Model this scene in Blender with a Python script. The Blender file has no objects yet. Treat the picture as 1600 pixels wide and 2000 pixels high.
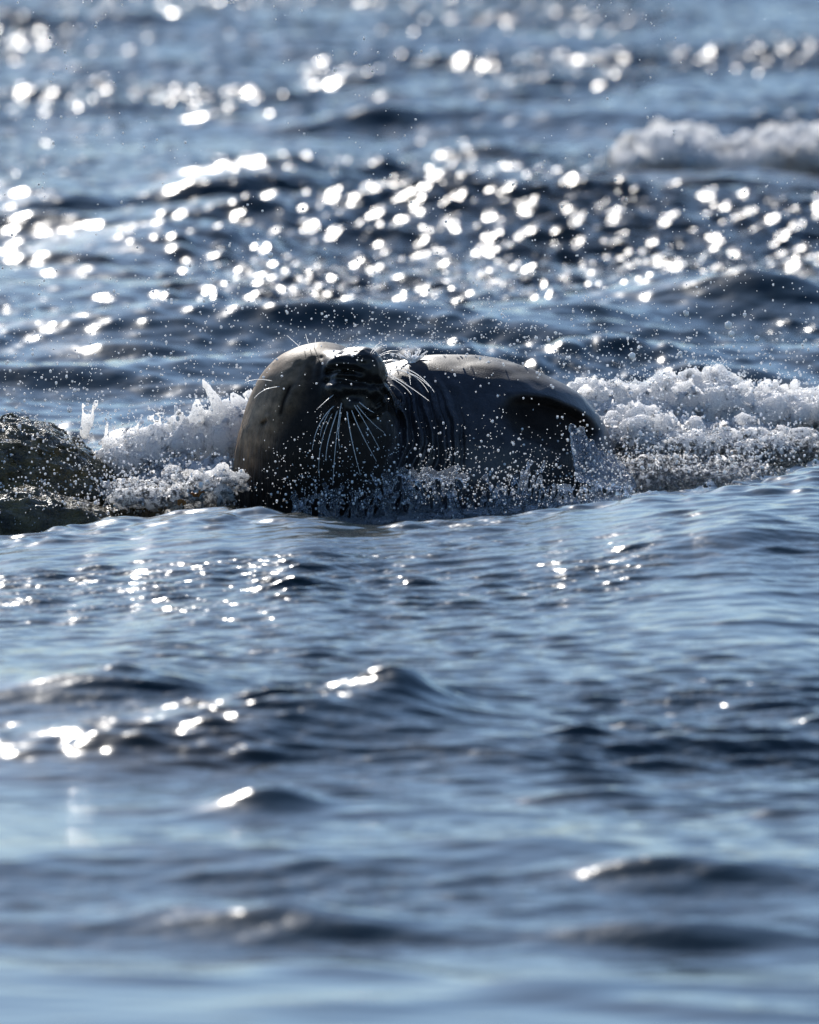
import bpy, math, random
import numpy as np
R = math.radians
random.seed(7)
rng = np.random.default_rng(11)
S = bpy.context.scene
COL = S.collection

# ------------------------------------------------------------------ camera
CAM_Y, CAM_H = -37.0, 2.6
cd = bpy.data.cameras.new('camera')
cam = bpy.data.objects.new('camera', cd); COL.objects.link(cam)
cam.location = (0, CAM_Y, CAM_H)
cam.rotation_euler = (math.pi/2 - math.atan2(CAM_H, -CAM_Y), 0, 0)
cd.sensor_fit = 'HORIZONTAL'; cd.sensor_width = 24.0; cd.lens = 404.0
cd.clip_start = 0.5; cd.clip_end = 20000
cd.dof.use_dof = True; cd.dof.focus_distance = 36.95; cd.dof.aperture_fstop = 4.7
S.camera = cam

# ------------------------------------------------------------------ sky and sun
SUN_AZ, SUN_EL = -10.0, 28.0            # azimuth from +Y towards +X
w = bpy.data.worlds.new('World'); S.world = w; w.use_nodes = True
wn = w.node_tree.nodes
sky = wn.new('ShaderNodeTexSky'); sky.sky_type = 'NISHITA'; sky.sun_disc = False
sky.sun_elevation = R(SUN_EL); sky.sun_rotation = R(SUN_AZ)
sky.air_density = 1.0; sky.dust_density = 0.15; sky.ozone_density = 5.0
wn['Background'].inputs[1].default_value = 0.105
w.node_tree.links.new(sky.outputs[0], wn['Background'].inputs[0])
sl = bpy.data.lights.new('sun', 'SUN'); sl.energy = 5.0; sl.angle = R(0.5); sl.color = (1.0, 0.95, 0.88)
so = bpy.data.objects.new('sun', sl); COL.objects.link(so)
so.rotation_euler = (R(90 - SUN_EL), 0, R(180 - SUN_AZ))
so.location = (-6, 30, 22)
S.view_settings.view_transform = 'Standard'; S.view_settings.look = 'None'
S.view_settings.exposure = 0.25; S.view_settings.gamma = 1.0
S.cycles.use_denoising = True
S.cycles.use_adaptive_sampling = False
S.cycles.sample_clamp_direct = 14; S.cycles.sample_clamp_indirect = 6
S.cycles.max_bounces = 8; S.cycles.transmission_bounces = 6; S.cycles.caustics_reflective = False
S.cycles.caustics_refractive = False

# ------------------------------------------------------------------ helpers
PX = 0.001375                            # metres per photo pixel in the seal's plane
ND = math.hypot(CAM_Y, CAM_H)
FW = np.array([0, -CAM_Y, -CAM_H])/ND
UP = np.array([0, CAM_H, -CAM_Y])/ND
CP = np.array([0, CAM_Y, CAM_H])
def at(px, py, y):
    """point on the ray of photo pixel (px, py) at depth y"""
    d = FW*ND + np.array([1., 0, 0])*(px-800)*PX + UP*(1000-py)*PX
    return CP + d*((y-CAM_Y)/d[1])
def ground(px, py, z=0.0):
    d = FW*ND + np.array([1., 0, 0])*(px-800)*PX + UP*(1000-py)*PX
    return CP + d*((z-CAM_H)/d[2])
def sstep(a, b, x):
    t = np.clip((x-a)/(b-a), 0, 1); return t*t*(3-2*t)

TAB = rng.random((64, 64, 64)).astype(np.float32)*2-1
def vnoise(p):
    i = np.floor(p).astype(np.int64); f = (p-i); f = f*f*f*(f*(f*6-15)+10)
    i0 = i & 63; i1 = (i+1) & 63
    x0, y0, z0 = i0.T; x1, y1, z1 = i1.T
    fx, fy, fz = f.T
    a = TAB[x0, y0, z0]*(1-fx)+TAB[x1, y0, z0]*fx
    b = TAB[x0, y1, z0]*(1-fx)+TAB[x1, y1, z0]*fx
    c = TAB[x0, y0, z1]*(1-fx)+TAB[x1, y0, z1]*fx
    d = TAB[x0, y1, z1]*(1-fx)+TAB[x1, y1, z1]*fx
    return (a*(1-fy)+b*fy)*(1-fz)+(c*(1-fy)+d*fy)*fz
def fbm(p, freq, oct=3, gain=.5, ridge=False):
    o = np.zeros(len(p)); a = 1.0
    for k in range(oct):
        n = vnoise(p*freq + 17.3*k)
        o += a*((1-2*np.abs(n)) if ridge else n)
        freq *= 2.03; a *= gain
    return o

def mesh_obj(name, V, F, mat, parent=None, smooth=True, attrs=None):
    me = bpy.data.meshes.new(name)
    V = np.asarray(V, dtype=np.float32); F = np.asarray(F, dtype=np.int32)
    k = F.shape[1]
    me.vertices.add(len(V)); me.vertices.foreach_set('co', V.ravel())
    me.loops.add(F.size); me.loops.foreach_set('vertex_index', F.ravel())
    me.polygons.add(len(F)); me.polygons.foreach_set('loop_start', np.arange(len(F), dtype=np.int32)*k)
    me.update(calc_edges=True)
    if smooth: me.polygons.foreach_set('use_smooth', np.ones(len(F), dtype=bool))
    for an, av in (attrs or {}).items():
        if av.ndim == 1:
            a = me.attributes.new(an, 'FLOAT', 'POINT'); a.data.foreach_set('value', av.astype(np.float32))
        else:
            a = me.attributes.new(an, 'FLOAT_COLOR', 'POINT')
            c = np.ones((len(V), 4), dtype=np.float32); c[:, :3] = av; a.data.foreach_set('color', c.ravel())
    me.materials.append(mat); me.validate()
    o = bpy.data.objects.new(name, me); COL.objects.link(o)
    if parent: o.parent = parent
    return o
def tag(o, label=None, cat=None, group=None, kind=None):
    for k, v in (('label', label), ('category', cat), ('group', group), ('kind', kind)):
        if v: o[k] = v
    return o
def empty(name, loc):
    o = bpy.data.objects.new(name, None); o.location = loc; o.empty_display_size = .1
    COL.objects.link(o); return o

def ell(p, c, r, rot=None):
    q = p - np.array(c)
    if rot is not None: q = q @ rot
    r = np.array(r)
    k0 = np.linalg.norm(q/r, axis=1); k1 = np.linalg.norm(q/(r*r), axis=1)+1e-9
    return k0*(k0-1)/k1
def smin(a, b, k):
    h = np.clip(.5+.5*(b-a)/k, 0, 1); return b*(1-h)+a*h - k*h*(1-h)
def capsule(p, a, b, ra, rb):
    a = np.array(a); b = np.array(b); d = b-a
    t = np.clip(((p-a)@d)/(d@d), 0, 1)
    return np.linalg.norm(p-a-t[:, None]*d, axis=1) - (ra+(rb-ra)*t)
def polydist(x, z, pts):
    d = np.full(x.shape, 9.)
    for (ax, az), (bx, bz) in zip(pts[:-1], pts[1:]):
        dx, dz = bx-ax, bz-az
        t = np.clip(((x-ax)*dx+(z-az)*dz)/(dx*dx+dz*dz+1e-12), 0, 1)
        d = np.minimum(d, np.hypot(x-ax-t*dx, z-az-t*dz))
    return d

def nets(f, lo, hi, h, band=None):
    """surface nets: quads of the zero surface of f, a function of (N,3) points"""
    band = band or h*7
    lo = np.array(lo); n = np.ceil((np.array(hi)-lo)/h).astype(int)+1
    B = 4; nb = -(-n//B)
    g = np.stack(np.meshgrid(*[np.arange(k) for k in nb], indexing='ij'), -1).reshape(-1, 3)
    C = f((g*B+(B-1)/2)*h+lo).reshape(nb)
    D = C.repeat(B, 0).repeat(B, 1).repeat(B, 2)[:n[0], :n[1], :n[2]].copy()
    P = np.argwhere(np.abs(D) < band)
    D[P[:, 0], P[:, 1], P[:, 2]] = np.concatenate([f(P[s:s+200000]*h+lo) for s in range(0, len(P), 200000)])
    ins = D < 0
    cn = n-1
    acc = np.zeros((*cn, 3)); cnt = np.zeros(cn)
    corners = [(i, j, k) for i in (0, 1) for j in (0, 1) for k in (0, 1)]
    def sub(A, c): return A[c[0]:c[0]+cn[0], c[1]:c[1]+cn[1], c[2]:c[2]+cn[2]]
    for c in corners:
        for ax in range(3):
            if c[ax]: continue
            e = list(c); e[ax] = 1
            a, b = sub(D, c), sub(D, e)
            m = (a < 0) != (b < 0)
            t = np.where(m, a/(a-b+1e-20), 0)
            cnt += m
            for q in range(3):
                acc[..., q] += np.where(m, c[q] + (t if q == ax else 0), 0)
    act = cnt > 0
    idx = -np.ones(cn, dtype=np.int64); idx[act] = np.arange(act.sum())
    base = np.argwhere(act)
    V = (base + acc[act]/cnt[act][:, None])*h + lo
    Q = []
    for ax in range(3):
        u, v = (ax+1) % 3, (ax+2) % 3
        s0 = [slice(1, n[q]-1) for q in range(3)]; s0[ax] = slice(0, n[ax]-1)
        s1 = list(s0); s1[ax] = slice(1, n[ax])
        a, b = ins[tuple(s0)], ins[tuple(s1)]
        for flip in (False, True):
            m = np.argwhere((a & ~b) if not flip else (~a & b))
            if not len(m): continue
            off = np.array([1, 1, 1]); off[ax] = 0
            c0 = m+off
            def I(du, dv):
                c = c0.copy(); c[:, u] += du; c[:, v] += dv
                return idx[c[:, 0], c[:, 1], c[:, 2]]
            q = np.stack([I(-1, -1), I(0, -1), I(0, 0), I(-1, 0)], 1)
            Q.append(q[:, ::-1] if flip else q)
    return V, np.concatenate(Q)

# ------------------------------------------------------------------ materials
def new_mat(name):
    m = bpy.data.materials.new(name); m.use_nodes = True
    nt = m.node_tree; nt.nodes.clear()
    out = nt.nodes.new('ShaderNodeOutputMaterial')
    return m, nt, out
def nd(nt, typ, **kw):
    n = nt.nodes.new(typ)
    for k, v in kw.items():
        if k.startswith('i_'):
            key = k[2:].replace('_', ' ')
            n.inputs[int(key) if key.isdigit() else key].default_value = v
        else: setattr(n, k, v)
    return n
def noise(nt, scale, detail=3, vec=None, stretch=None, rough=.55):
    n = nd(nt, 'ShaderNodeTexNoise'); n.inputs['Scale'].default_value = scale
    n.inputs['Detail'].default_value = detail; n.inputs['Roughness'].default_value = rough
    if vec is None: vec = nd(nt, 'ShaderNodeTexCoord').outputs['Object']
    if stretch:
        mp = nd(nt, 'ShaderNodeMapping'); mp.inputs['Scale'].default_value = stretch
        nt.links.new(vec, mp.inputs['Vector']); vec = mp.outputs[0]
    nt.links.new(vec, n.inputs['Vector'])
    return n
def ramp(nt, fac, a, b, ca=(0, 0, 0, 1), cb=(1, 1, 1, 1)):
    r = nd(nt, 'ShaderNodeValToRGB')
    r.color_ramp.elements[0].position = a; r.color_ramp.elements[0].color = ca
    r.color_ramp.elements[1].position = b; r.color_ramp.elements[1].color = cb
    nt.links.new(fac, r.inputs[0]); return r
def bump(nt, h, strength, dist, normal=None):
    b = nd(nt, 'ShaderNodeBump'); b.inputs['Strength'].default_value = strength; b.inputs['Distance'].default_value = dist
    nt.links.new(h, b.inputs['Height'])
    if normal: nt.links.new(normal, b.inputs['Normal'])
    return b
def math_(nt, op, a, b=None, clamp=False):
    m = nd(nt, 'ShaderNodeMath', operation=op, use_clamp=clamp)
    for i, v in enumerate((a, b)):
        if v is None: continue
        if isinstance(v, (int, float)): m.inputs[i].default_value = v
        else: nt.links.new(v, m.inputs[i])
    return m.outputs[0]

def mat_water():
    m, nt, out = new_mat('sea_water'); L = nt.links.new
    p = nd(nt, 'ShaderNodeBsdfPrincipled')
    p.inputs['IOR'].default_value = 1.333; p.inputs['Roughness'].default_value = 0.125
    at_f = nd(nt, 'ShaderNodeAttribute', attribute_name='foam')
    at_t = nd(nt, 'ShaderNodeAttribute', attribute_name='turbid')
    c = nd(nt, 'ShaderNodeMix', data_type='RGBA')
    c.inputs['A'].default_value = (.004, .017, .021, 1); c.inputs['B'].default_value = (.030, .026, .016, 1)
    L(at_t.outputs['Fac'], c.inputs['Factor']); L(c.outputs['Result'], p.inputs['Base Color'])
    n1 = noise(nt, 20, 2, stretch=(.9, 1, 1), rough=.45); ck = nd(nt, 'ShaderNodeAttribute', attribute_name='chop')
    b1 = bump(nt, math_(nt, 'MULTIPLY', n1.outputs['Fac'], ck.outputs['Fac']), 1.0, .018)
    L(b1.outputs[0], p.inputs['Normal'])
    # foam: white froth broken up by noise
    nf = noise(nt, 26, 6, stretch=(1, .45, 1), rough=.7)
    s = math_(nt, 'ADD', at_f.outputs['Fac'], math_(nt, 'MULTIPLY', math_(nt, 'SUBTRACT', nf.outputs['Fac'], .5), 1.5))
    fm = ramp(nt, s, .42, .72)
    fm2 = math_(nt, 'MULTIPLY', fm.outputs[0], math_(nt, 'MINIMUM', math_(nt, 'MULTIPLY', at_f.outputs['Fac'], 5.0), 1.0))
    nb = noise(nt, 140, 3); bb = bump(nt, nb.outputs['Fac'], .9, .02)
    d = nd(nt, 'ShaderNodeBsdfPrincipled'); d.inputs['Base Color'].default_value = (.72, .74, .76, 1); d.inputs['Roughness'].default_value = .25
    tr = nd(nt, 'ShaderNodeBsdfTranslucent'); tr.inputs[0].default_value = (.75, .77, .78, 1)
    L(bb.outputs[0], d.inputs['Normal']); L(bb.outputs[0], tr.inputs['Normal'])
    mx = nd(nt, 'ShaderNodeMixShader', i_0=.35); L(d.outputs[0], mx.inputs[1]); L(tr.outputs[0], mx.inputs[2])
    m2 = nd(nt, 'ShaderNodeMixShader'); L(fm2, m2.inputs[0]); L(p.outputs[0], m2.inputs[1]); L(mx.outputs[0], m2.inputs[2])
    L(m2.outputs[0], out.inputs[0]); return m
def mat_froth():
    """aerated white water: bright froth with clear dark water between"""
    m, nt, out = new_mat('white_water'); L = nt.links.new
    nb = noise(nt, 95, 4, rough=.7); bb = bump(nt, nb.outputs['Fac'], 1.0, .045)
    d = nd(nt, 'ShaderNodeBsdfPrincipled'); d.inputs['Base Color'].default_value = (.95, .96, .97, 1)
    d.inputs['Roughness'].default_value = .12; d.inputs['IOR'].default_value = 1.333
    d.inputs['Subsurface Weight'].default_value = 1; d.inputs['Subsurface Radius'].default_value = (1, 1, 1); d.inputs['Subsurface Scale'].default_value = .25
    gl = nd(nt, 'ShaderNodeBsdfPrincipled'); gl.inputs['Base Color'].default_value = (.75, .8, .84, 1)
    gl.inputs['Transmission Weight'].default_value = 1; gl.inputs['IOR'].default_value = 1.333; gl.inputs['Roughness'].default_value = .06
    for q in (d, gl): L(bb.outputs[0], q.inputs['Normal'])
    mx = d
    af = nd(nt, 'ShaderNodeAttribute', attribute_name='froth')
    nf = noise(nt, 70, 5, rough=.7)
    s = math_(nt, 'ADD', af.outputs['Fac'], math_(nt, 'MULTIPLY', math_(nt, 'SUBTRACT', nf.outputs['Fac'], .5), 2.0))
    fm = ramp(nt, s, .40, .62)
    m2 = nd(nt, 'ShaderNodeMixShader'); L(fm.outputs[0], m2.inputs[0]); L(gl.outputs[0], m2.inputs[1]); L(mx.outputs[0], m2.inputs[2])
    L(m2.outputs[0], out.inputs[0]); return m
def mat_clear():
    m, nt, out = new_mat('clear_splash'); L = nt.links.new
    nb = noise(nt, 90, 3); bb = bump(nt, nb.outputs['Fac'], .9, .015)
    gl = nd(nt, 'ShaderNodeBsdfPrincipled'); gl.inputs['Base Color'].default_value = (.85, .9, .95, 1)
    gl.inputs['Transmission Weight'].default_value = 1; gl.inputs['IOR'].default_value = 1.333; gl.inputs['Roughness'].default_value = .08
    tr = nd(nt, 'ShaderNodeBsdfTranslucent'); tr.inputs[0].default_value = (.6, .7, .9, 1)
    L(bb.outputs[0], gl.inputs['Normal'])
    mx = nd(nt, 'ShaderNodeMixShader', i_0=.04); L(gl.outputs[0], mx.inputs[1]); L(tr.outputs[0], mx.inputs[2])
    L(mx.outputs[0], out.inputs[0]); return m
def mat_drop(name='spray_water', col=(.98, .98, .985)):
    m, nt, out = new_mat(name); L = nt.links.new
    d = nd(nt, 'ShaderNodeBsdfPrincipled'); d.inputs['Base Color'].default_value = (*col, 1); d.inputs['Roughness'].default_value = .2
    d.inputs['IOR'].default_value = 1.333; d.inputs['Subsurface Weight'].default_value = 1
    d.inputs['Subsurface Radius'].default_value = (1, 1, 1); d.inputs['Subsurface Scale'].default_value = .01
    L(d.outputs[0], out.inputs[0]); return m
def mat_seal():
    m, nt, out = new_mat('wet_seal_coat'); L = nt.links.new
    p = nd(nt, 'ShaderNodeBsdfPrincipled')
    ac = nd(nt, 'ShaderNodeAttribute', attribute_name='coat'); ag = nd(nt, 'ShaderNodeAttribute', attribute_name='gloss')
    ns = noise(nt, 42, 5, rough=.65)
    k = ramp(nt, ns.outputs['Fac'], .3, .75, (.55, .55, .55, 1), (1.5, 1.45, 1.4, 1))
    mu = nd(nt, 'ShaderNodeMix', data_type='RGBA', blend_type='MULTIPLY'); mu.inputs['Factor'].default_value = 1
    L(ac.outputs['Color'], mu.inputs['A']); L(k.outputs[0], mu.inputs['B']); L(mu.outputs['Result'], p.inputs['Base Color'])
    rr = nd(nt, 'ShaderNodeMapRange'); rr.inputs['To Min'].default_value = .55; rr.inputs['To Max'].default_value = .24
    L(ag.outputs['Fac'], rr.inputs['Value']); L(rr.outputs[0], p.inputs['Roughness'])
    ao = nd(nt, 'ShaderNodeAttribute', attribute_name='oil'); L(ao.outputs['Fac'], p.inputs['Specular IOR Level'])
    sa_ = nd(nt, 'ShaderNodeAttribute', attribute_name='strand'); p.inputs['Sheen Weight'].default_value = .06; p.inputs['Sheen Roughness'].default_value = .5
    st = noise(nt, 1, 4, stretch=(150, 150, 16)); b1 = bump(nt, math_(nt, 'MULTIPLY', st.outputs['Fac'], sa_.outputs['Fac']), .9, .010)
    fi = noise(nt, 260, 3); b2 = bump(nt, fi.outputs['Fac'], .4, .0015, b1.outputs[0])
    L(b2.outputs[0], p.inputs['Normal'])
    L(p.outputs[0], out.inputs[0]); return m
def mat_simple(name, col, rough=.4, trans=0.0, bumps=None, vary=None):
    m, nt, out = new_mat(name); L = nt.links.new
    p = nd(nt, 'ShaderNodeBsdfPrincipled'); p.inputs['Base Color'].default_value = (*col, 1); p.inputs['Roughness'].default_value = rough
    if vary:
        n = noise(nt, vary[0], 5, rough=.7); r = ramp(nt, n.outputs['Fac'], .35, .65, (*vary[1], 1), (*vary[2], 1)); L(r.outputs[0], p.inputs['Base Color'])
    if bumps:
        n2 = noise(nt, bumps[0], 4); b = bump(nt, n2.outputs['Fac'], bumps[1], bumps[2]); L(b.outputs[0], p.inputs['Normal'])
    last = p.outputs[0]
    if trans:
        t = nd(nt, 'ShaderNodeBsdfTranslucent'); t.inputs[0].default_value = (*col, 1)
        mx = nd(nt, 'ShaderNodeMixShader', i_0=trans); L(last, mx.inputs[1]); L(t.outputs[0], mx.inputs[2]); last = mx.outputs[0]
    L(last, out.inputs[0]); return m
M_WATER, M_FROTH, M_CLEAR, M_DROP, M_SEAL = mat_water(), mat_froth(), mat_clear(), mat_drop(), mat_seal()
M_ROCK = mat_simple('wet_weedy_rock', (.05, .04, .02), .13, bumps=(75, 1.0, .03), vary=(16, (.03, .026, .018), (.19, .145, .06)))
M_WHISK = mat_drop('whisker_hair', (.98, .95, .88))
M_WEED = mat_simple('orange_seaweed', (.35, .13, .015), .3, .3)

# ------------------------------------------------------------------ the sea: one sheet to the horizon
def spans(parts):
    o = []
    for a, b, n in parts: o += list(np.linspace(a, b, n, endpoint=False))
    return o
dist = spans([(2, 22, 30), (22, 28.5, 240), (28.5, 38.5, 640), (38.5, 60, 640), (60, 80, 520), (80, 130, 130), (130, 400, 80)])
dist = np.array(dist + list(400*1.12**np.arange(32)))
ui = np.linspace(-1.5, 1.5, 370)
uo = 1.5*1.17**np.arange(1, 32)
U = np.concatenate([-uo[::-1], ui, uo])
DD, UU = np.meshgrid(dist, U, indexing='ij')
X = UU*0.0299*np.maximum(DD, 15); Y = DD + CAM_Y
nr, nc = X.shape
x = X.ravel(); y = Y.ravel(); dd = DD.ravel()
def pc(pts, v):
    a = np.array(pts, float); return np.interp(v, a[:, 0], a[:, 1])
lod = np.maximum(np.abs(UU.ravel())/1.55, 1)
# the long slopes of the surge in front of the seal: facing the camera (dark) or away from it (bright), walked from
# the seal towards the shore; TY, TZ, TP: distance, height and photo row of that profile
SLOPE = [(1000, .0), (1100, .01), (1190, -.02), (1310, -.03), (1350, .06), (1500, .07), (1525, -.01), (1650, -.01), (1700, .09), (1850, .11), (1890, .0), (2100, .0)]
def row(y_, z_): return 1000 - ((z_+y_*CAM_H/-CAM_Y)/(1+y_/-CAM_Y))/PX
LIP_Y = -1.25
TY = np.arange(0, CAM_Y+4, -.02); TZ = np.zeros_like(TY); TP = np.zeros_like(TY); zc = 0.0
for i, yv in enumerate(TY):
    TZ[i] = zc; TP[i] = row(yv, zc + .085*math.exp(-((min(yv, LIP_Y)-LIP_Y)/3.6)**2))
    zc -= float(pc(SLOPE, TP[i]))*.02
TP = np.maximum.accumulate(TP)
def row_to_y(py): return float(np.interp(py, TP, TY)) if py > 1010 else ground(800, py, 0)[1]
pyv = np.where(y < 0, np.interp(-y, -TY, TP), row(y, 0))
pxv = 800 + x/PX*37.0/np.maximum(dd, 1)
K = lambda pts: pc(pts, pyv)
k_small = K([(-2000, 0), (-500, .02), (-150, .10), (0, .23), (200, .215), (320, .175), (500, .175), (650, .19), (800, .15), (960, .14), (1010, .15), (1060, .14), (1150, .13), (1210, .10), (1320, .10), (1350, .14), (1500, .15), (1530, .10), (1650, .10), (1700, .14), (1860, .14), (1910, .07), (2100, .06)])
k_mid = K([(-1200, 0), (-700, .02), (-100, .06), (300, .07), (600, .075), (800, .06), (1000, .065), (1150, .06), (1210, .035), (1330, .03), (1360, .05), (1500, .05), (1540, .035), (1670, .035), (1720, .045), (1850, .045), (1920, .03), (2100, .03)])
k_big = K([(-1400, 0), (-800, .05), (0, .045), (300, .06), (600, .055), (850, .04), (1000, .01), (1500, .01), (2000, .02)])
chop = K([(-2000, .8), (0, .7), (500, .7), (700, .6), (950, .5), (1000, .5), (1180, .45), (1230, .25), (1330, .25), (1360, .4), (1500, .4), (1530, .15), (1660, .15), (1720, .4), (1850, .4), (1900, .1), (2100, .1)])
f32 = np.float32
x3, y3 = x.astype(f32), y.astype(f32)
cell = (lod*dd*.0085).astype(f32)                      # local mesh spacing: short waves fade out where it is coarse
def band(n, l0, l1, spread, sharp, skew=.12):
    h = np.zeros_like(x3)
    for i in range(n):
        lam = l0*(l1/l0)**((i+rng.random())/n); k = 2*math.pi/lam
        th = rng.normal(0, spread) + skew
        ph = x3*f32(math.sin(th)*k) - y3*f32(math.cos(th)*k) + f32(rng.random()*6.283)
        np.sin(ph, out=ph)
        if lam < 2: ph *= np.clip(f32(lam)/(cell*.12), 0, 1)
        h += ph*f32(math.sqrt(2.0/n)/k)
    sd = h[:].std(); q = h/sd
    return (sd*(q + sharp*(q*q-1))).astype(float)
def blot(fx, fy, lo, hi, o=0):
    return sstep(lo, hi, fbm(np.stack([x*fx+o, y*fy+o*.7, x*0+o], 1), 1, 3))
calmness = blot(.9, .28, -.35, .45, 3.1)               # gusts and calm lanes
fr_ = 1-sstep(37.5, 40.5, dd)                          # long-crested ripples on the surge in front, short chop behind
z = (band(34, .085, .17, .9, .12)*(1-fr_)+band(34, .05, .20, .33, .12, .04)*fr_)*k_small*np.where(y < 1, .5+.95*calmness, .65+.7*calmness)
z += band(24, .30, 1.0, .6, .25)*k_mid*(.35+1.2*blot(.5, .2, -.5, .5, 9.7))
z += band(18, 1.2, 4.5, .45, .2)*k_big
z += np.interp(-y, -TY, TZ, left=0)
# the lip of the surge just in front of the seal: rises to the right
LX = [(q-800)*PX for q in (-600, 0, 200, 400, 520, 600, 800, 1000, 1250, 1600, 2000)]
LZ = [.03, .03, .045, .082, .100, .096, .095, .108, .148, .195, .21]
lip = np.mean([np.interp(x+o, LX, LZ) for o in np.linspace(-.12, .12, 9)], 0)
lw = np.stack([x, x*0, x*0], 1)
lip = lip + .012*fbm(lw+3.3, 3.5, 3)
lip_y = LIP_Y + .35*fbm(lw+8.1, 1.6, 2)
front = lip*np.exp(-((np.minimum(y-lip_y, 0))/3.6)**2)*(y <= lip_y)
back = (-.07+(lip+.07)*(1-sstep(lip_y, lip_y+.35, y)))*(y > lip_y)
back = np.where(y > lip_y, back*(1-sstep(1.5, 4.0, y)), 0)
z += front+back
calm = np.exp(-((y-.0)/.5)**2)*np.exp(-(x/.8)**2)
z -= .05*calm
# humps that stand out: (px, py of crest, half width m, front length m, back length m, height m)
def hump(px, py, wx, lf, lb, h, tilt=0.0):
    global z
    h0 = h
    d0 = row_to_y(py)-CAM_Y
    cy = row_to_y(py + h/(d0*PX/37.0)); cx = (px-800)*PX*(cy-CAM_Y)/37.0
    dx = x-cx; dy = y-cy-tilt*dx
    g = np.where(dy < 0, np.exp(-(dy/lf)**2), np.exp(-(dy/lb)**2))*np.exp(-(dx/wx)**2)
    z += h0*g
hump(770, 1352, .11, .14, .35, .065, .25)
hump(640, 1395, .30, .22, .5, .05, .25)
hump(300, 1435, .36, .22, .5, .055, .1)
hump(90, 1340, .30, .2, .5, .03, .1)
hump(260, 1345, .20, .15, .4, .025, .1)
hump(520, 1552, .10, .10, .35, .035, .15)
hump(950, 1468, .35, .2, .5, .025)
hump(1480, 1090, .25, .2, .5, .03, .1)
hump(560, 1185, .30, .25, .5, .02)
hump(540, 325, .60, .60, 1.2, .20, .3)
hump(330, 430, .50, .5, 1.0, .13, .1)
hump(1420, 335, .9, .7, 1.5, .15)
hump(1450, 545, .60, .42, 1.0, .16, -.2)
hump(860, 590, .9, .42, 1.0, .13)
hump(250, 620, .5, .3, .8, .09)
hump(30, 370, .5, .5, 1., .12)
hump(1000, 420, 1.2, .6, 1., .08)
# froth on the sheet
def patch(x0, x1, y0, y1, s, ex=60, ey=18):
    return s*sstep(x0-ex, x0+ex, pxv)*(1-sstep(x1-ex, x1+ex, pxv))*sstep(y0-ey, y0+ey, pyv)*(1-sstep(y1-ey, y1+ey, pyv))
foam = np.zeros_like(x)
for a in [(1190, 1900, 325, 372, .85), (430, 1700, 500, 600, .40), (1350, 1900, 500, 560, .42), (900, 1700, 690, 760, .28),
          (-300, 520, 800, 960, .38), (1120, 1900, 790, 930, .42), (-200, 90, 655, 690, .3)]:
    foam = np.maximum(foam, patch(*a))
turbid = np.clip(patch(800, 1900, 370, 470, .7) + patch(-300, 1500, 470, 600, .5)+patch(-300, 500, 1420, 1540, .8)+patch(-300, 1900, 800, 1010, .4), 0, 1)
# small sharp chop where it glitters
gl = np.clip(patch(-300, 1900, 985, 1035, .55, ey=14)+patch(300, 1900, 440, 610, 1)+patch(850, 1300, 680, 800, .8)+patch(-300, 540, 580, 620, .6)+patch(-200, 520, 1430, 1510, .5, ey=10)+patch(650, 840, 1370, 1430, .5, ey=10), 0, 1)
pp = np.stack([x, y, x*0], 1)
near = dd < 95
zz = np.zeros_like(x); zz[near] = fbm(pp[near]*np.array([1, .8, 1]), 12, 2)*.014
z += zz*np.clip(gl+foam*1.4, 0, 1.3)
VW = np.stack([x, y, z], 1)
ii = (np.arange(nr-1)[:, None]*nc + np.arange(nc-1)[None, :]).ravel()
FQ = np.stack([ii, ii+1, ii+nc+1, ii+nc], 1)
sea = mesh_obj('sea', VW, FQ, M_WATER, attrs={'foam': foam, 'turbid': turbid, 'chop': chop*(.3+calmness)})
tag(sea, 'rippled blue sea glittering in the low sun', kind='structure')

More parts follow.
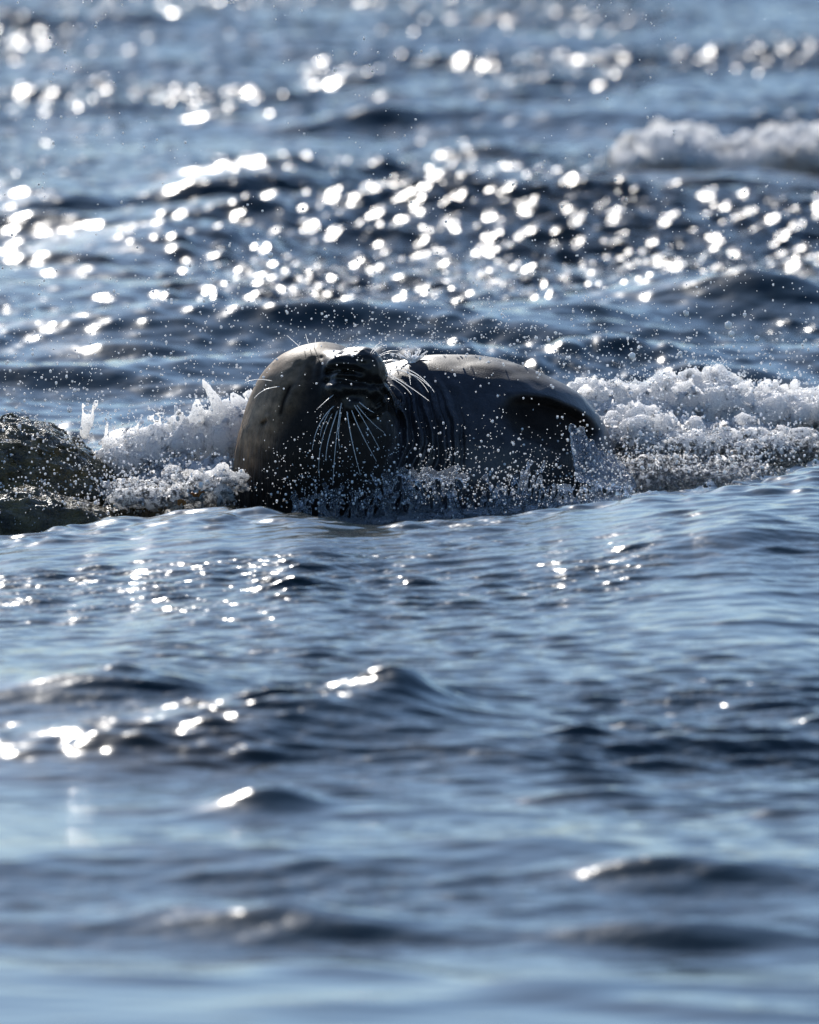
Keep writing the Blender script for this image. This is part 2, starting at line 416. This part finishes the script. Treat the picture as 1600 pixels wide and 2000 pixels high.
# ------------------------------------------------------------------ the seal
def rotm(d):
    d = np.array(d, float); d /= np.linalg.norm(d)
    a = np.cross(d, [0, 0, 1]); a /= np.linalg.norm(a); b = np.cross(a, d)
    return np.stack([d, a, b], 1)
def ipx(pts): return [((a-800)*PX, (1000-b)*PX) for a, b in pts]
RM = rotm((.30, -.80, .42))
def seal_sdf(p):
    head = ell(p, (-.235, -.01, .165), (.225, .26, .268))
    low = ell(p, (-.24, .06, -.06), (.24, .30, .30))
    f = smin(head, low, .10)
    crown = ell(p, (-.245, -.02, .31), (.13, .2, .125)); f = smin(f, crown, .08)
    body = ell(p, (.118, .24, .085), (.448, .34, .325))
    f = smin(f, body, .05)
    mz = ell(p, (-.142, -.215, .370), (.125, .074, .078), RM); f = smin(f, mz, .05)
    f = smin(f, ell(p, (-.180, -.275, .352), (.048, .048, .040)), .03)
    f = smin(f, ell(p, (-.098, -.270, .350), (.046, .048, .046)), .03)
    f = smin(f, ell(p, (-.142, -.262, .305), (.060, .060, .036)), .022)
    f = smin(f, ell(p, (-.085, -.215, .310), (.030, .06, .030)), .03)
    f = smin(f, ell(p, (-.178, -.300, .414), (.046, .040, .026)), .018)
    f = smin(f, capsule(p, (-.25, -.05, .355), (-.15, -.20, .385), .072, .062), .05)
    # features laid along the surface
    X_, Z_ = p[:, 0], p[:, 2]+.07*p[:, 1]
    fr = 1-sstep(-.02, .12, p[:, 1])
    def groove(pts, wd, dep):
        return dep*np.exp(-(polydist(X_, Z_, ipx(pts))/wd)**2)*fr
    f = f + groove([(643, 728), (660, 724), (684, 724), (704, 729)], .0095, .016)
    f = f + groove([(640, 745), (668, 742), (700, 747), (735, 752), (752, 750)], .0095, .010)
    f = f + groove([(570, 752), (558, 775), (552, 790), (550, 808)], .007, .008)
    f = f - groove([(578, 762), (568, 790)], .016, .008)
    f = f + groove([(514, 828), (522, 822)], .0045, .010)
    f = f - groove([(526, 815), (528, 835)], .010, .006)
    f = f + groove([(586, 716), (576, 745)], .010, .006)+groove([(612, 706), (606, 740)], .010, .005)+groove([(630, 700), (626, 735)], .008, .004)
    f = f + groove([(735, 790), (757, 772)], .008, .010)
    # folds round the neck
    wob = fbm(p, 9, 2)
    rr = np.hypot(X_+.205+.10*(Z_-.2), (Z_-.20)*.85)
    fm = sstep(.155, .19, rr)*(1-sstep(.30, .40, rr))*sstep(-.17, -.06, X_)*(1-sstep(.30, .38, Z_))
    wv = fbm(p*np.array([1., 1., .6]), 5, 2)
    f = f + fm*(.010+.006*wv)*np.sin((rr+.016*wob)*2*math.pi/(.034))+fm*.003*np.sin((rr*1.0+.02*wob+.1)*2*math.pi/.0135)
    lf = sstep(-.30, -.42, X_)*(1-sstep(.12, .24, Z_))
    f = f + lf*.0035*fbm(np.stack([p[:, 0]*1.0, p[:, 1]*1.0, p[:, 2]*.12], 1), 75, 2)
    # hollow of the flank
    ca, sa = math.cos(R(-19)), math.sin(R(-19))
    ex, ez = X_-(1075-800)*PX, Z_-(1000-823)*PX
    q = np.hypot((ex*ca+ez*sa)/.145, (-ex*sa+ez*ca)/.060)
    f = f + .034*(1-sstep(.55, 1.10, q))*(1-sstep(.15, .3, p[:, 1]))
    mzr = np.exp(-(np.hypot(X_+.13, Z_-.345)/.09)**4)*fr
    f = f + .006*fbm(p, 6, 3) + mzr*.0045*fbm(p, 48, 2)
    return f
V, F = nets(seal_sdf, (-.56, -.40, -.14), (.62, .64, .50), .0062)
e = 1e-3
for _ in range(2):
    d0 = seal_sdf(V)
    g = np.stack([(seal_sdf(V+np.eye(3)[k]*e)-d0)/e for k in range(3)], 1)
    g /= np.maximum((g**2).sum(1, keepdims=True), .2)
    V = V - g*np.clip(d0, -.006, .006)[:, None]
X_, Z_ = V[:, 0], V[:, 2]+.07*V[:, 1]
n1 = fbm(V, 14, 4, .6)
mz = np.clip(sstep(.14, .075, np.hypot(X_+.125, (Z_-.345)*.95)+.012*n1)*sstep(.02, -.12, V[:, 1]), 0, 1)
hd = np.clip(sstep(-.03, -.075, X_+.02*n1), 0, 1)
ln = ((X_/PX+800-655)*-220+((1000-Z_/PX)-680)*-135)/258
sunlit_tan = sstep(-12, 70, ln+9*n1)  # lit side of the head: sunlight painted into the coat as paler tan fur
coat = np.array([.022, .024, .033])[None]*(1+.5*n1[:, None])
coat = coat + hd[:, None]*(np.array([.016, .013, .012])*(1+.3*n1[:, None])-coat)  # throat and front near black: backlit shade painted into the coat colour
coat = coat + sunlit_tan[:, None]*(np.array([.28, .20, .135])*(1+.3*n1[:, None])-coat)
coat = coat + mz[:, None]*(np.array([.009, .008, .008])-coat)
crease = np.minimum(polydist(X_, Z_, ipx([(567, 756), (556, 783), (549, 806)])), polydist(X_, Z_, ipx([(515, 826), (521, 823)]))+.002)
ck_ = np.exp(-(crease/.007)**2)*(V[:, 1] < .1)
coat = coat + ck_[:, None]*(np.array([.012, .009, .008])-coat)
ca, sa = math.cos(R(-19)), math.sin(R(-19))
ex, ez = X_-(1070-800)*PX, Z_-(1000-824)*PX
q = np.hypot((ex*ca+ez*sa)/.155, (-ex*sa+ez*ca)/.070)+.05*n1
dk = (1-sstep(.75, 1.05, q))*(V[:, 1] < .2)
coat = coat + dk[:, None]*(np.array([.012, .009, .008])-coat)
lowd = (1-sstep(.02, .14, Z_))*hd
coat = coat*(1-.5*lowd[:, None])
gloss = np.clip(.15+.5*(1-hd)*(1-.9*sstep(.28, .38, Z_))+.5*mz+.5*lowd-.3*dk, 0, 1)
seal = empty('seal', (0, 0, 0))
tag(seal, 'dark wet grey seal lifting its whiskered snout from the surf', 'seal')
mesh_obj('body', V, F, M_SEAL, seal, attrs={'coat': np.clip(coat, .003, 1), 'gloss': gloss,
    'oil': np.clip((.55-.49*dk-.35*sunlit_tan-.40*hd*(1-mz)-.22*mz)*(1-.75*sstep(.28, .38, Z_)*(1-hd)), .04, 1), 'strand': np.clip(sstep(-.28, -.40, X_)*(1-sstep(.15, .30, Z_))+.2*(1-sstep(.28, .38, Z_)), 0, 1)})

def hit(px, py):
    ys = np.arange(-.5, .5, .004)
    P = np.array([at(px, py, q) for q in ys]); s = seal_sdf(P)
    k = np.argmax(s < 0)
    return ys[k] if s[k] < 0 else None
def tube(pts, r0, r1, n=6, sub=14):
    pts = np.array(pts, float); t = np.linspace(0, 1, sub)[:, None]
    if len(pts) == 3: C = (1-t)**2*pts[0]+2*t*(1-t)*(2*pts[1]-.5*(pts[0]+pts[2]))+t**2*pts[2]
    else:
        C = np.stack([np.interp(t[:, 0], np.linspace(0, 1, len(pts)), pts[:, k]) for k in range(3)], 1)
    T = np.gradient(C, axis=0); T /= np.linalg.norm(T, axis=1, keepdims=True)
    A = np.cross(T, [0, 1, 0.01]); A /= np.linalg.norm(A, axis=1, keepdims=True); B = np.cross(T, A)
    rad = (r0+(r1-r0)*t)
    an = np.arange(n)*2*math.pi/n
    V = (C[:, None]+rad[:, None]*(np.cos(an)[None, :, None]*A[:, None]+np.sin(an)[None, :, None]*B[:, None])).reshape(-1, 3)
    F = [[i*n+j, i*n+(j+1) % n, (i+1)*n+(j+1) % n, (i+1)*n+j] for i in range(sub-1) for j in range(n)]
    return V, F
WH = [((740,485),(680,535),(620,590)), ((745,560),(640,690),(590,865)), ((720,580),(665,690),(645,775)), ((735,600),(650,830),(640,1055)),
      ((765,590),(700,800),(685,940)), ((795,520),(755,780),(730,1105)), ((790,600),(770,740),(778,855)), ((825,590),(860,800),(918,1032)),
      ((850,570),(920,740),(1028,942)), ((860,535),(950,680),(1050,860)), ((880,540),(980,660),(1080,745)), ((900,530),(960,580),(1010,610)),
      ((1080,330),(1230,420),(1385,530)), ((1080,320),(1260,350),(1380,470)), ((1075,290),(1270,330),(1420,470)), ((1070,270),(1200,270),(1260,420)),
      ((1080,350),(1200,420),(1265,490)), ((1070,265),(1180,260),(1260,295)), ((1080,300),(1250,340),(1385,430)),
      ((1035,230),(1100,195),(1175,190)), ((1040,235),(1110,205),(1180,220)), ((985,210),(1020,160),(1065,130)), ((995,215),(1040,170),(1095,150)),
      ((330,397),(210,385),(130,410)), ((385,432),(270,455),(195,515)), ((545,195),(480,140),(418,85)), ((577,180),(555,110),(545,75)), ((600,175),(610,130),(612,105))]
for i, wpts in enumerate(WH):
    ip = [(440+a/3.478, 630+b/3.478) for a, b in wpts]
    y0 = hit(*ip[0])
    if y0 is None: y0 = -.12
    kk = 1 if i < 12 else (.2 if i < 23 else .3)
    P3 = [at(*ip[0], y0+.008), at(*ip[1], y0-.05*kk), at(*ip[2], y0-.08*kk)]
    thick = (.0012 if i < 19 else .0008)*(1.0+.4*((i*37) % 10)/10)
    V_, F_ = tube(P3, thick, thick*.4)
    mesh_obj('whisker', V_, F_, M_WHISK, seal)

# ------------------------------------------------------------------ rocks under the wash
ROCKV = []
def rock(name, label, blobs, lo, hi, h, amp):
    def f(p):
        s = None
        for c, r in blobs:
            q = ell(p, c, r); s = q if s is None else smin(s, q, .06)
        return s + amp*.7*fbm(p, 5, 3, .5) + amp*.35*fbm(p*np.array([.6, 1, 1.6]), 34, 3, .7)
    V, F = nets(f, lo, hi, h); ROCKV.append(V[V[:, 2] > -.03])
    o = mesh_obj(name, V, F, M_ROCK); tag(o, label, 'rock', 'weedy rocks awash beside the seal'); return o
rock('rock', 'large rounded weedy brown rock streaming with water, left of seal',
     [((-1.12, .25, .0), (.30, .40, .235)), ((-.95, .20, -.04), (.22, .3, .19)), ((-1.35, .3, -.01), (.35, .4, .22))],
     (-1.62, -.3, -.12), (-.66, .75, .30), .0085, .028)
rock('rock', 'low weedy rock ridge in front of the large rounded rock',
     [((-1.10, -.22, -.06), (.28, .2, .13)), ((-.90, -.22, -.09), (.22, .18, .12)), ((-1.4, -.2, -.06), (.3, .2, .12))],
     (-1.7, -.46, -.15), (-.62, .05, .12), .0085, .02)
rock('rock', 'small foam-washed rock close against the left of the seal',
     [((-.66, -.12, -.08), (.2, .2, .15)), ((-.52, -.15, -.1), (.14, .18, .12))],
     (-.92, -.42, -.15), (-.36, .15, .14), .0085, .024)

# ------------------------------------------------------------------ white water
FROTH = []
def blobsplash(name, label, cat, blobs, spikes, lo, hi, h, amp, fq, mat, frothf, group=None, k=.04, ks=.02, nz=.004):
    def f(p):
        s = np.full(len(p), 9.)
        for c, r in blobs: s = smin(s, ell(p, c, r), k)
        s = s + amp*fbm(p, fq, 3, .6, ridge=True)*.5 + amp*.55*fbm(p, fq*3.2, 2, .6)
        for a, b, ra, rb in spikes: s = smin(s, capsule(p, a, b, ra, rb), ks)
        if spikes: s = s + nz*fbm(p, 60, 2)
        return s
    V, F = nets(f, lo, hi, h)
    fr = frothf(V)
    if mat is M_FROTH and V[:, 1].max() < 5: FROTH.append(V)
    o = mesh_obj(name, V, F, mat, attrs={'froth': fr}); tag(o, label, cat, group); return o
A = lambda px, py, y: tuple(at(px, py, y))
def E(px, py, y, r): return (A(px, py, y), r)
blobsplash('splash', 'white splash with a leaning spike thrown up left of the seal', 'splash',
    [E(470, 850, .3, (.07, .12, .10)), E(430, 860, .3, (.08, .14, .09)), E(370, 870, .28, (.09, .14, .085)), E(310, 880, .3, (.09, .14, .075)),
     E(250, 900, .3, (.09, .14, .07)), E(400, 940, .1, (.16, .16, .06)), E(300, 960, .05, (.15, .16, .045)), E(490, 820, .35, (.05, .1, .07)),
     E(250, 975, -.30, (.09, .06, .03)), E(320, 972, -.33, (.10, .06, .035)), E(400, 955, -.32, (.10, .06, .035)), E(445, 940, -.25, (.06, .06, .04))],
    [(A(445, 825, .25), A(398, 745, .25), .022, .009), (A(380, 815, .25), A(386, 783, .25), .02, .006), (A(165, 850, .3), A(187, 783, .3), .012, .006),
     (A(165, 840, .3), A(160, 790, .3), .010, .004), (A(205, 870, .28), A(208, 830, .28), .01, .004), (A(475, 800, .3), A(455, 770, .3), .02, .01)],
    (-.92, -.42, -.1), (-.36, .62, .36), .0068, .035, 16, M_FROTH, lambda V: .54+.48*sstep(.06, .22, V[:, 2]))
blobsplash('splash', 'broad frothing white wash piled up right of the seal', 'splash',
    [E(1180, 790, .8, (.10, .2, .06)), E(1250, 800, .85, (.12, .25, .075)), E(1330, 790, .9, (.12, .25, .085)), E(1400, 785, .9, (.11, .25, .09)),
     E(1480, 800, .95, (.13, .25, .075)), E(1570, 800, .95, (.14, .25, .06)), E(1660, 800, .95, (.16, .25, .06)), E(1230, 850, .6, (.12, .3, .09)), E(1330, 860, .6, (.2, .35, .07)),
     E(1480, 870, .6, (.2, .3, .06)), E(1250, 920, .2, (.12, .3, .05)), E(1380, 915, .2, (.2, .3, .03)), E(1150, 780, .75, (.06, .15, .05))],
    [],
    (.38, -.25, -.1), (1.35, 1.25, .36), .0088, .034, 13, M_FROTH, lambda V: .42+.48*sstep(.10, .26, V[:, 2])+.1*sstep(.6, .9, V[:, 1]))
blobsplash('splash', 'small breaking crest tossed up beyond the seal', 'splash',
    [E(1150, 610, 9, (.06, .1, .03)), E(1230, 622, 9, (.07, .1, .02)), E(1190, 640, 8.9, (.12, .12, .02))],
    [(A(1140, 630, 9), A(1160, 590, 9), .02, .012), (A(1215, 640, 9), A(1245, 605, 9), .02, .012)],
    (.2, 8.6, -.1), (.95, 9.4, .5), .012, .02, 14, M_FROTH, lambda V: V[:, 0]*0+.9)
blobsplash('splash', 'foaming breaker far behind the seal', 'breaker',
    [E(1230, 315, 18.4, (.16, .4, .07)), E(1300, 295, 18.4, (.16, .4, .11)), E(1365, 305, 18.4, (.14, .4, .11)), E(1450, 320, 18.4, (.22, .4, .08)), E(1540, 305, 18.4, (.25, .4, .11)), E(1640, 295, 18.4, (.3, .4, .12)), E(1760, 300, 18.4, (.3, .4, .11))],
    [],
    (.8, 17.7, -.1), (2.9, 19.2, .8), .017, .07, 9, M_FROTH, lambda V: V[:, 0]*0+1.4)
# clear water thrown up along the seal's chest
sp = []; bl = []
r2 = random.Random(5)
ENV = [(560, 988), (580, 965), (600, 950), (640, 945), (670, 965), (700, 940), (740, 958), (760, 925), (800, 915), (850, 922), (890, 950), (940, 945),
       (980, 955), (1012, 905), (1030, 893), (1050, 930), (1100, 948), (1150, 938), (1230, 945)]
def base_y(px): return 996-(.085*(px-700) if px > 700 else 0)
for k in range(150):
    px = r2.uniform(565, 1232); top = np.interp(px, *zip(*ENV)); bot = base_y(px)
    y0 = -.40+r2.uniform(-.07, .06); t = r2.random()**.7
    lean = r2.uniform(-50, 50); hh = (bot-top)*t
    a = A(px, bot+30, y0); b = A(px+lean*t, bot-hh, y0+r2.uniform(-.03, .03)); r = r2.uniform(.0035, .0075)
    sp.append((a, b, r*1.2, r*.55))
    if r2.random() < .5: sp.append((b, tuple(np.array(b)+.002), r*1.1, r))
    if r2.random() < .45:
        b2 = A(px+lean*t+r2.uniform(-16, 16), bot-hh*r2.uniform(.6, .95), y0+r2.uniform(-.03, .03)); sp.append((b, b2, r*.7, r*.6))
for k in range(17):                                   # the curling sheet
    px = 750+k*9.5; yq = 925+7*math.sin(k*1.3)+r2.uniform(-4, 4)
    sp.append((A(px, yq, -.46), A(px+11, yq+6*math.sin(k*2.1), -.46), .0065, .008))
    if k % 4 != 3: sp.append((A(px, yq, -.46), A(px+r2.uniform(-6, 12), yq+r2.uniform(18, 48), -.45), .007, .0045))
for px, top, bot in [(1118, 835, 930), (1135, 840, 935), (1155, 862, 940), (1172, 880, 945), (1192, 890, 948), (1208, 905, 948)]:
    sp.append((A(px, top, -.02), A(px+22, bot, -.15), .010, .020))
bl = [E(px, base_y(px)+26, -.40, (.03, .05, .016)) for px in range(570, 1230, 22)]
blobsplash('splash', 'clear glassy splash curling up along the chest of the seal', 'splash', bl, sp,
    (-.34, -.54, -.05), (.66, .08, .26), .0042, .005, 34, M_CLEAR, lambda V: V[:, 0]*0, k=.012, ks=.006, nz=.0025)

# a tiny burst where a drop has hit the seal's back
yb = hit(806, 706); r3 = random.Random(3); bs = []
for k in range(34):
    a_ = r3.uniform(-1.1, 1.1); ln_ = r3.uniform(14, 34)
    bs.append((A(806+r3.uniform(-8, 8), 707, yb), A(806+ln_*math.sin(a_)*1.2, 706-ln_*math.cos(a_)*.9, yb+r3.uniform(-.03, .03)), .0034, .0016))
blobsplash('splash', 'tiny crown of drops bursting on the back of the seal', 'splash', [E(806, 709, yb, (.014, .014, .006))], bs,
    (-.06, yb-.06, .36), (.08, yb+.06, .48), .0026, .002, 40, M_DROP, lambda V: V[:, 0]*0, k=.004, ks=.002, nz=.0008)

# ------------------------------------------------------------------ flying spray
def ico():
    t = (1+5**.5)/2
    v = np.array([(-1,t,0),(1,t,0),(-1,-t,0),(1,-t,0),(0,-1,t),(0,1,t),(0,-1,-t),(0,1,-t),(t,0,-1),(t,0,1),(-t,0,-1),(-t,0,1)], float)
    v /= np.linalg.norm(v[0])
    f = np.array([(0,11,5),(0,5,1),(0,1,7),(0,7,10),(0,10,11),(1,5,9),(5,11,4),(11,10,2),(10,7,6),(7,1,8),(3,9,4),(3,4,2),(3,2,6),(3,6,8),(3,8,9),(4,9,5),(2,4,11),(6,2,10),(8,6,7),(9,8,1)])
    return v, f
IV, IF = ico()
pts = []
def scatter(n, fx, fy, yr, rmed, rs):
    cl = []
    for i in range(n):
        if not cl or random.random() < .3:
            px, py, yv = fx(), fy(), random.uniform(*yr); cl.append((px, py, yv)); cl = cl[-40:]
        else:
            cx, cy, yv = random.choice(cl); px = cx+random.gauss(0, 34); py = cy+random.gauss(0, 20)
            yv = min(max(yv+random.gauss(0, .05), yr[0]), yr[1])
        pts.append((*at(px, py, yv), 1.1*min(.0034, .82*rmed*math.exp(random.gauss(0, rs*1.6)))))
G = random.gauss; Un = random.uniform
scatter(2000, lambda: Un(-100, 1700), lambda: 760-abs(G(0, 190)), (-.6, 1.0), .0013, .45)
scatter(500, lambda: Un(-100, 1700), lambda: Un(-20, 760), (-.8, 1.0), .0012, .5)
scatter(900, lambda: G(880, 260), lambda: 700-abs(G(0, 70)), (-.5, .6), .0012, .4)
scatter(1500, lambda: Un(520, 1230), lambda: 985-abs(G(0, 60)), (-.62, -.48), .0012, .4)
scatter(500, lambda: Un(560, 1200), lambda: Un(800, 985), (-.62, -.46), .0011, .4)
scatter(900, lambda: G(1330, 150), lambda: 930-abs(G(0, 60)), (-.3, .3), .0022, .45)
scatter(700, lambda: G(200, 150), lambda: 985-abs(G(0, 70)), (-.4, .1), .0022, .45)
scatter(500, lambda: Un(0, 480), lambda: 830-abs(G(0, 60)), (-.3, .5), .0015, .5)
scatter(400, lambda: Un(1150, 1650), lambda: 760-abs(G(0, 50)), (.0, .9), .0016, .5)
for Vf, n in zip(FROTH, (2600, 3600)):
    sel = Vf[rng.integers(0, len(Vf), n)]
    up = np.abs(rng.normal(0, .018, (n, 1)))*np.array([[0, 0, 1.]])+rng.normal(0, .007, (n, 3))
    for q, r in zip(sel+up, .0016*np.exp(rng.normal(0, .5, n))): pts.append((*q, r))
for Vf, n in zip(ROCKV, (1100, 450, 600)):  # white drops added over the rocks to stand for glints on the wet film
    sel = Vf[rng.integers(0, len(Vf), n)]
    up = np.abs(rng.normal(0, .012, (n, 1)))*np.array([[0, -.5, 1.]])+rng.normal(0, .004, (n, 3))
    for q, r in zip(sel+up, .0015*np.exp(rng.normal(0, .5, n))): pts.append((*q, r))
pts = np.array(pts); N = len(pts)
st = np.stack([np.ones(N), np.ones(N), rng.uniform(.9, 1.6, N)], 1)
VV = (pts[:, None, :3] + IV[None]*pts[:, 3][:, None, None]*st[:, None]).reshape(-1, 3)
FF = (IF[None]+np.arange(N)[:, None, None]*12).reshape(-1, 3)
tag(mesh_obj('spray', VV, FF, M_DROP), 'fine sunlit spray flying round the seal, plus white specks standing for glints on the rocks', kind='stuff')

BIG = [(528, 497, 7), (1424, 635, 10), (1430, 652, 8), (1340, 610, 6), (1342, 612, 7), (1480, 660, 7), (1048, 660, 5), (1072, 664, 5), (1236, 695, 9), (135, 800, 7), (171, 781, 5), (145, 762, 5), (1456, 614, 5), (1330, 690, 6)]
bme = None
for px, py, r in BIG:
    c = at(px, py, .1)
    if bme is None:
        o = mesh_obj('water_drop', IV*np.array([1, 1, 1.25]), IF, M_DROP); bme = o.data
        md = None
    else:
        o = bpy.data.objects.new('water_drop', bme); COL.objects.link(o)
    o.location = c; o.scale = (r*PX*.8,)*3
    tag(o, 'large glinting drop of water flying through the air', 'water drop', 'large flying drops')

# ------------------------------------------------------------------ scraps of seaweed
def weed(px, py, yv, label, s):
    rr = random.Random(px); bm_v = []; bm_f = []
    for k in range(5):
        c = at(px+rr.uniform(-14, 14)*s, py+rr.uniform(-4, 4)*s, yv)
        e_ = c+np.array([rr.uniform(-.03, .03), rr.uniform(-.02, .02), rr.uniform(-.005, .02)])*s
        V_, F_ = tube([c, (c+e_)/2+np.array([0, 0, .008*s]), e_], .006*s, .003*s, 5, 6)
        bm_f += [[a+len(bm_v) for a in q] for q in F_]; bm_v += list(V_)
    tag(mesh_obj('seaweed', bm_v, bm_f, M_WEED), label, 'seaweed')
weed(380, 968, -.42, 'scrap of orange seaweed on the foam-washed rock by the seal', .7)
weed(350, 984, -.42, 'tuft of orange seaweed low on the rock at the water line', .8)
weed(1445, 520, 13, 'orange seaweed tossed in the foam behind the seal', 1.2)
